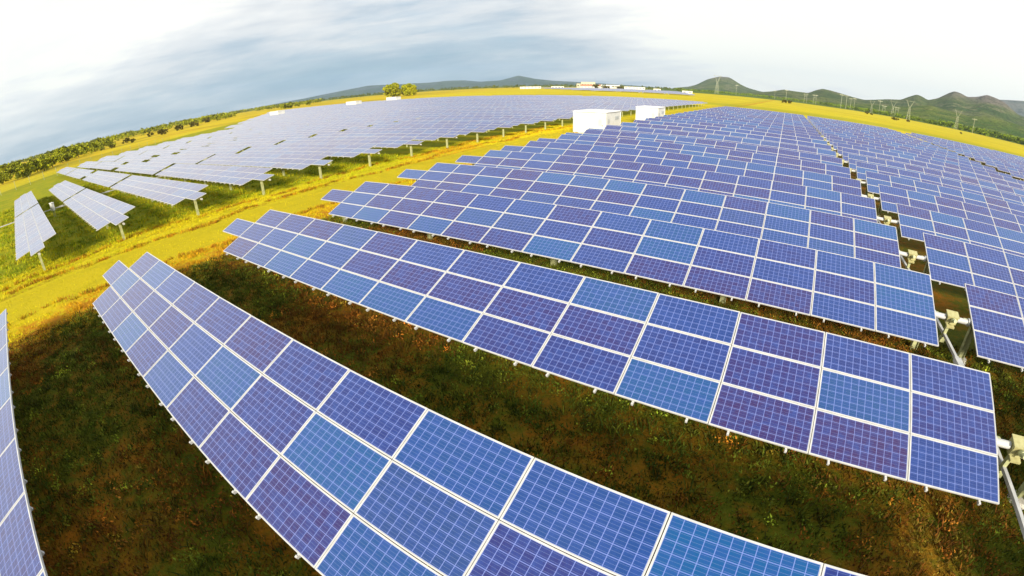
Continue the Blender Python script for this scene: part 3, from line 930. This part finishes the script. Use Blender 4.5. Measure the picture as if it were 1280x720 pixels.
def pylon_mesh(h):
    """lattice tower with spreading head"""
    mb = MB(); w0, w1 = h * .085, h * .028; hh = h * .62; r = .17
    lv = np.linspace(0, 1, 7)
    cor = lambda t, q: Vector(((w0 + (w1 - w0) * t) * (1 if q in (0, 1) else -1), (w0 + (w1 - w0) * t) * (1 if q in (0, 3) else -1), hh * t))
    for a, c in zip(lv[:-1], lv[1:]):
        for q in range(4):
            mb.tube(cor(a, q), cor(c, q), r, n=4); mb.tube(cor(a, q), cor(c, (q + 1) % 4), r * .6, n=4); mb.tube(cor(c, q), cor(c, (q + 1) % 4), r * .5, n=4)
    tip = [Vector((sx * h * .17, 0, h * .93)) for sx in (-1, 1)]
    for sx, tp in zip((-1, 1), tip):
        for sy in (-1, 1):
            mb.tube((sx * w1, sy * w1, hh), tp + Vector((0, sy * .5, 0)), r * .9, n=4)
    for a in np.linspace(.25, 1, 4):
        A = Vector((-w1, 0, hh)).lerp(tip[0], a); B = Vector((w1, 0, hh)).lerp(tip[1], a)
        if a < 1: mb.tube(A, A.lerp(Vector((0, 0, hh)), .6), r * .5, n=4); mb.tube(B, B.lerp(Vector((0, 0, hh)), .6), r * .5, n=4)
    for sx, tp in zip((-1, 1), tip): mb.tube(tp, tp + Vector((sx * h * .03, 0, h * .07)), r * .8, n=4)
    m1 = mb.mesh('lattice_tower', [pyl_mat])
    mb = MB()
    mb.tube((-h * .25, 0, h * .93), (h * .25, 0, h * .93), r * 1.1, n=5)
    return m1, mb.mesh('crossarm', [pyl_mat])


def pole_mesh(h, two):
    mb = MB(); xs = (-h * .14, h * .14) if two else (0,)
    for x in xs: mb.tube((x, 0, 0), (x, 0, h), .27, .18, n=7)
    mb2 = MB(); mb2.box((-h * (.30 if two else .17), -.2, h * .9), (h * (.30 if two else .17), .2, h * .93))
    if two:
        mb2.tube((-h * .14, 0, h * .88), (h * .14, 0, h * .60), .16, n=4); mb2.tube((h * .14, 0, h * .88), (-h * .14, 0, h * .60), .16, n=4)
    return mb.mesh('pole', [pyl_mat]), mb2.mesh('crossarm', [pyl_mat])


P40 = pylon_mesh(40); S = pole_mesh(24, False); H2 = pole_mesh(22, True)


def mast(name, meshes, names, az, dd, top_el, base_h, lab, cat, grp):
    p = polar(az, dd); h = math.tan(R(top_el)) * dd + CAM.z
    o = thing(name, lab, cat, p, -R(az) + random.uniform(-.5, .5), grp); s = h / base_h; o.scale = (max(s, .6), max(s, .6), s)
    for m, nm in zip(meshes, names): link(nm, m, o)


LN = ('lattice_tower', 'crossarm'); PN = ('pole', 'crossarm')
for az, dd, te, lab in ((-8.16, 1350, 1.95, 'tall thin pylon in front of the lone conical hill'), (13.45, 1000, 1.70, 'widest lattice pylon, with a spreading Y shaped head, before the hills'),
                        (18.55, 960, 1.62, 'lattice pylon below the highest pair of hilltops'), (9.42, 1000, 1.0, 'slim lattice pylon left of the H shaped pole pairs'), (11.7, 1050, 1.34, 'tall slim pylon between two H shaped pole pairs')):
    mast('pylon', P40, LN, az, dd, te, 40, lab, 'pylon', 'pylons along the foot of the hills')
for az, dd, te, lab in ((-5.9, 1400, .95, 'single pole at the right foot of the lone conical hill'), (-1.45, 1300, .72, 'left one of two single poles over the low hill gap'), (-.15, 1300, .98, 'right one of two single poles over the low hill gap'),
                        (6.05, 1150, 1.24, 'leftmost of a cluster of four leaning poles'), (6.6, 1130, 1.2, 'thick second pole of the cluster of four'), (7.1, 1180, .93, 'short third pole of the cluster of four'), (7.5, 1180, 1.0, 'rightmost pole of the cluster of four'),
                        (10.25, 1080, 1.18, 'tall single pole left of the first H shaped pair'), (20.3, 900, 1.1, 'single pole with one crossarm at the far right, past the last pylon')):
    mast('power_pole', S, PN, az, dd, te, 24, lab, 'power pole', 'poles along the foot of the hills')
for az, dd, te, lab in ((2.05, 1250, .75, 'left H shaped pole pair below the low green hill'), (3.1, 1250, .76, 'right H shaped pole pair below the low green hill'), (10.75, 1100, .68, 'H shaped pole pair left of the tall slim pylon'), (12.15, 1090, .76, 'H shaped pole pair right of the tall slim pylon')):
    mast('power_pole', H2, PN, az, dd, te, 22, lab, 'power pole', 'poles along the foot of the hills')

# ------------------------------------------------------------------ wire fence at the left
fp = [Vector((-104, -60, 0)), Vector((-119, -14, 0)), Vector((-131.5, 1.5, 0)), Vector((-142, 20, 0)), Vector((-158, 44, 0))]
fo = thing('wire_fence', 'thin wire fence on posts crossing the yellow grass at the far left', 'fence', fp[0])
wire_mat = noisy('fence_wire', (0.30, 0.26, 0.14), (0.24, 0.2, 0.1), 2.0, 0.6)
mbw = MB()
MEP = None
for a, c in zip(fp[:-1], fp[1:]):
    L_ = (c - a).length; k = int(L_ / 4)
    for i in range(k):
        q = a.lerp(c, i / k)
        if MEP is None:
            m_ = MB(); m_.tube((0, 0, 0), (0, 0, 2.3), .07, .06, n=6); MEP = m_.mesh('post', [steel_mat])
        link('post', MEP, fo, q - fp[0])
    for z in np.arange(.3, 2.3, .28): mbw.tube(a + Vector((0, 0, z)) - fp[0], c + Vector((0, 0, z)) - fp[0], .022, n=3, caps=False)
link('wire_mesh', mbw.mesh('wire_mesh', [wire_mat]), fo)

# ------------------------------------------------------------------ grass
blade_mat, n, b = material('grass_blades', (0.1, 0.1, 0.02), 0.8, spec=0.15)
at = n.new('ShaderNodeAttribute'); at.attribute_name = 'tint'; n.link(at.outputs['Color'], b.inputs['Base Color'])


def blades(pts, h, wd, cols, g, lean=.55):
    n_ = len(pts); t = g.uniform(0, 6.28, n_); l = np.abs(g.normal(0, lean, n_))
    w = np.stack([np.cos(t), np.sin(t), np.zeros(n_)], 1) * wd[:, None]
    l = np.minimum(l, 1.1); t2 = g.uniform(0, 6.28, n_)
    tip = pts + np.stack([np.cos(t2) * l * h, np.sin(t2) * l * h, h], 1)
    midp = pts + (tip - pts) * .55 + np.array([0, 0, 1]) * (h * .10)[:, None]
    v = np.stack([pts - w, pts + w, midp + w * .7, tip, midp - w * .7], 1).reshape(-1, 3)
    return v, np.repeat(cols, 5, 0)


def clumped(n_, x0, x1, y0, y1, nc, spread, g):
    c = np.stack([g.uniform(x0, x1, nc), g.uniform(y0, y1, nc)], 1); i = g.integers(0, nc, n_)
    p = c[i] + g.normal(0, spread, (n_, 2)); return np.concatenate([p, np.zeros((n_, 1))], 1), i


def palette(i, nc, cols, g, jitter=.25):
    pc = np.array(cols)[g.integers(0, len(cols), nc)]
    return np.clip(pc[i] * g.uniform(1 - jitter, 1 + jitter * 1.6, (len(i), 1)), 0, 1)


g = np.random.default_rng(77)
# weeds between and below the near rows
n1, nc1 = 300000, 24000
p, i = clumped(n1, -2.5, 31, -14.5, 7, nc1, .10, g)
green = np.array([(0.034, 0.055, 0.004), (0.055, 0.075, 0.005), (0.085, 0.100, 0.008), (0.045, 0.045, 0.004), (0.12, 0.14, 0.010)])
brown = np.array([(0.12, 0.050, 0.007), (0.18, 0.062, 0.007), (0.080, 0.044, 0.006), (0.12, 0.085, 0.008), (0.19, 0.075, 0.007)])
ci = np.zeros(nc1, int); cxy = np.zeros((nc1, 2)); np.add.at(ci, i, 1); np.add.at(cxy, i, p[:, :2]); cxy /= np.maximum(ci, 1)[:, None]
isb = patch(cxy[:, 0] * .8, cxy[:, 1] * .8) + g.normal(0, .12, nc1) > .02
pc = np.where(isb[:, None], brown[g.integers(0, 5, nc1)], green[g.integers(0, 5, nc1)])
cols = np.clip(pc[i] * g.uniform(.7, 1.35, (n1, 1)), 0, 1)
hc = np.clip(g.gamma(2.2, .036, nc1), .03, .26)
h = hc[i] * g.uniform(.5, 1.2, n1)
v, c = blades(p, h, g.uniform(.006, .019, n1), cols, g, .9)
n1b, ncb = 150000, 7000
pb, ib = clumped(n1b, -2.5, 31, -14.5, 7, ncb, .085, g)
cb = np.zeros((ncb, 2)); cn = np.zeros(ncb); np.add.at(cn, ib, 1); np.add.at(cb, ib, pb[:, :2]); cb /= np.maximum(cn, 1)[:, None]
isb = patch(cb[:, 0] * .8, cb[:, 1] * .8) + g.normal(0, .10, ncb) > .02
pcb = np.where(isb[:, None], brown[g.integers(0, 5, ncb)], green[g.integers(0, 5, ncb)]) * g.uniform(.9, 2.2, (ncb, 1)) * np.where(g.random(ncb) < .07, 2.2, 1.0)[:, None]
hb = np.clip(g.gamma(2.5, .06, ncb), .03, .40)
pb[:, 2] = g.uniform(0, 1, n1b) * hb[ib]
v2, c2_ = blades(pb, g.uniform(.02, .06, n1b), g.uniform(.010, .024, n1b), np.clip(pcb[ib] * g.uniform(.7, 1.4, (n1b, 1)), 0, 1), g, 1.1)
v = np.concatenate([v, v2]); c = np.concatenate([c, c2_])
tag(link('weeds', np_mesh('weeds', v, 5, [blade_mat], c)), 'dark green and rusty brown weeds growing between the near rows', 'weeds', kind='stuff')
# yellow grass of the track and its verges
n2, nc2 = 170000, 16000
p, i = clumped(n2, -17, .5, -16, 62, nc2, .12, g)
keep = (np.abs(p[:, 0] + 8) > 2.6) | (g.random(n2) < .25)
cc = np.zeros((nc2, 2)); cn = np.zeros(nc2); np.add.at(cn, i, 1); np.add.at(cc, i, p[:, :2]); cc /= np.maximum(cn, 1)[:, None]
w1 = np.clip(.5 + 1.6 * patch(cc[:, 0] * .5, cc[:, 1] * .22) + g.normal(0, .15, nc2), 0, 1)[:, None]
w2 = np.clip(2.2 * patch(cc[:, 0] * .7 + 9, cc[:, 1] * .5) - .15 + .9 * np.exp(-((cc[:, 0] + 3.2) / 1.5) ** 2) * g.uniform(.2, 1, nc2), 0, .8)[:, None]
pc = (np.array((0.68, 0.50, 0.006)) * (1 - w1) + np.array((0.40, 0.41, 0.006)) * w1) * (1 - w2) + np.array((0.52, 0.24, 0.008)) * w2
cols = np.clip(pc[i] * g.uniform(.75, 1.2, (n2, 1)), 0, 1)
# taller brownish tufts along the two wheel tracks
nr_ = 26000
yr = g.uniform(-18, 62, 1500); ir = g.integers(0, 1500, nr_)
lane = np.array([-10.9, -13.6, -4.9])[g.integers(0, 3, 1500)]
xr_ = lane + .55 * np.sin(yr * .31 + lane) + .3 * np.sin(yr * .83) + g.normal(0, .18, 1500) - np.maximum(yr - 12, 0) * .05
prt = np.stack([xr_[ir] + g.normal(0, .09, nr_), yr[ir] + g.normal(0, .14, nr_), np.zeros(nr_)], 1)
crt = np.array([(0.34, 0.15, 0.008), (0.48, 0.24, 0.008), (0.24, 0.13, 0.008), (0.50, 0.36, 0.008)])[g.integers(0, 4, 1500)][ir] * g.uniform(.8, 1.2, (nr_, 1))
vrt, crt = blades(prt, g.uniform(.06, .22, nr_), g.uniform(.010, .022, nr_), crt, g, .7)
vergefac = np.exp(-((p[:, 0] + 3.4) / 1.6) ** 2) + np.exp(-((p[:, 0] + 13.6) / 1.8) ** 2)
h = (np.clip(g.gamma(3, .022, nc2), .02, .22)[i]) * g.uniform(.5, 1.2, n2) * (.45 + vergefac)
v, c = blades(p[keep], h[keep], g.uniform(.008, .022, n2)[keep], cols[keep], g, .6)
v = np.concatenate([v, vrt]); c = np.concatenate([c, crt])
tag(link('dry_grass', np_mesh('dry_grass', v, 5, [blade_mat], c)), 'dry yellow grass along the track between the two solar fields', 'grass', kind='stuff')
# olive grass under the left field
n3, nc3 = 90000, 9000
p, i = clumped(n3, -70, -14.5, -18, 26, nc3, .18, g)
pc = np.array([(0.18, 0.24, 0.005), (0.30, 0.33, 0.006), (0.42, 0.38, 0.006), (0.14, 0.19, 0.005), (0.36, 0.30, 0.008)])[g.integers(0, 5, nc3)]
cols = np.clip(pc[i] * g.uniform(.75, 1.3, (n3, 1)), 0, 1)
v, c = blades(p, np.clip(g.gamma(3, .05, nc3), .05, .4)[i] * g.uniform(.5, 1.2, n3), g.uniform(.015, .035, n3), cols, g, .6)
tag(link('grass', np_mesh('grass', v, 5, [blade_mat], c)), 'olive green grass growing below the left solar field', 'grass', kind='stuff')

# ------------------------------------------------------------------ haze
hz = bpy.data.materials.new('haze'); hz.use_nodes = True
nt = hz.node_tree; nt.nodes.clear()
vo = nt.nodes.new('ShaderNodeVolumePrincipled'); mo = nt.nodes.new('ShaderNodeOutputMaterial')
vo.inputs['Color'].default_value = (0.58, 0.79, 1.0, 1); vo.inputs['Density'].default_value = 5.5e-5; vo.inputs['Anisotropy'].default_value = 0.2
nt.links.new(vo.outputs[0], mo.inputs['Volume'])
mb = MB(); mb.box((-11600, -11600, -2.0), (11600, 11600, 640)); o = link('haze', mb.mesh('haze', [hz])); tag(o, kind='stuff')
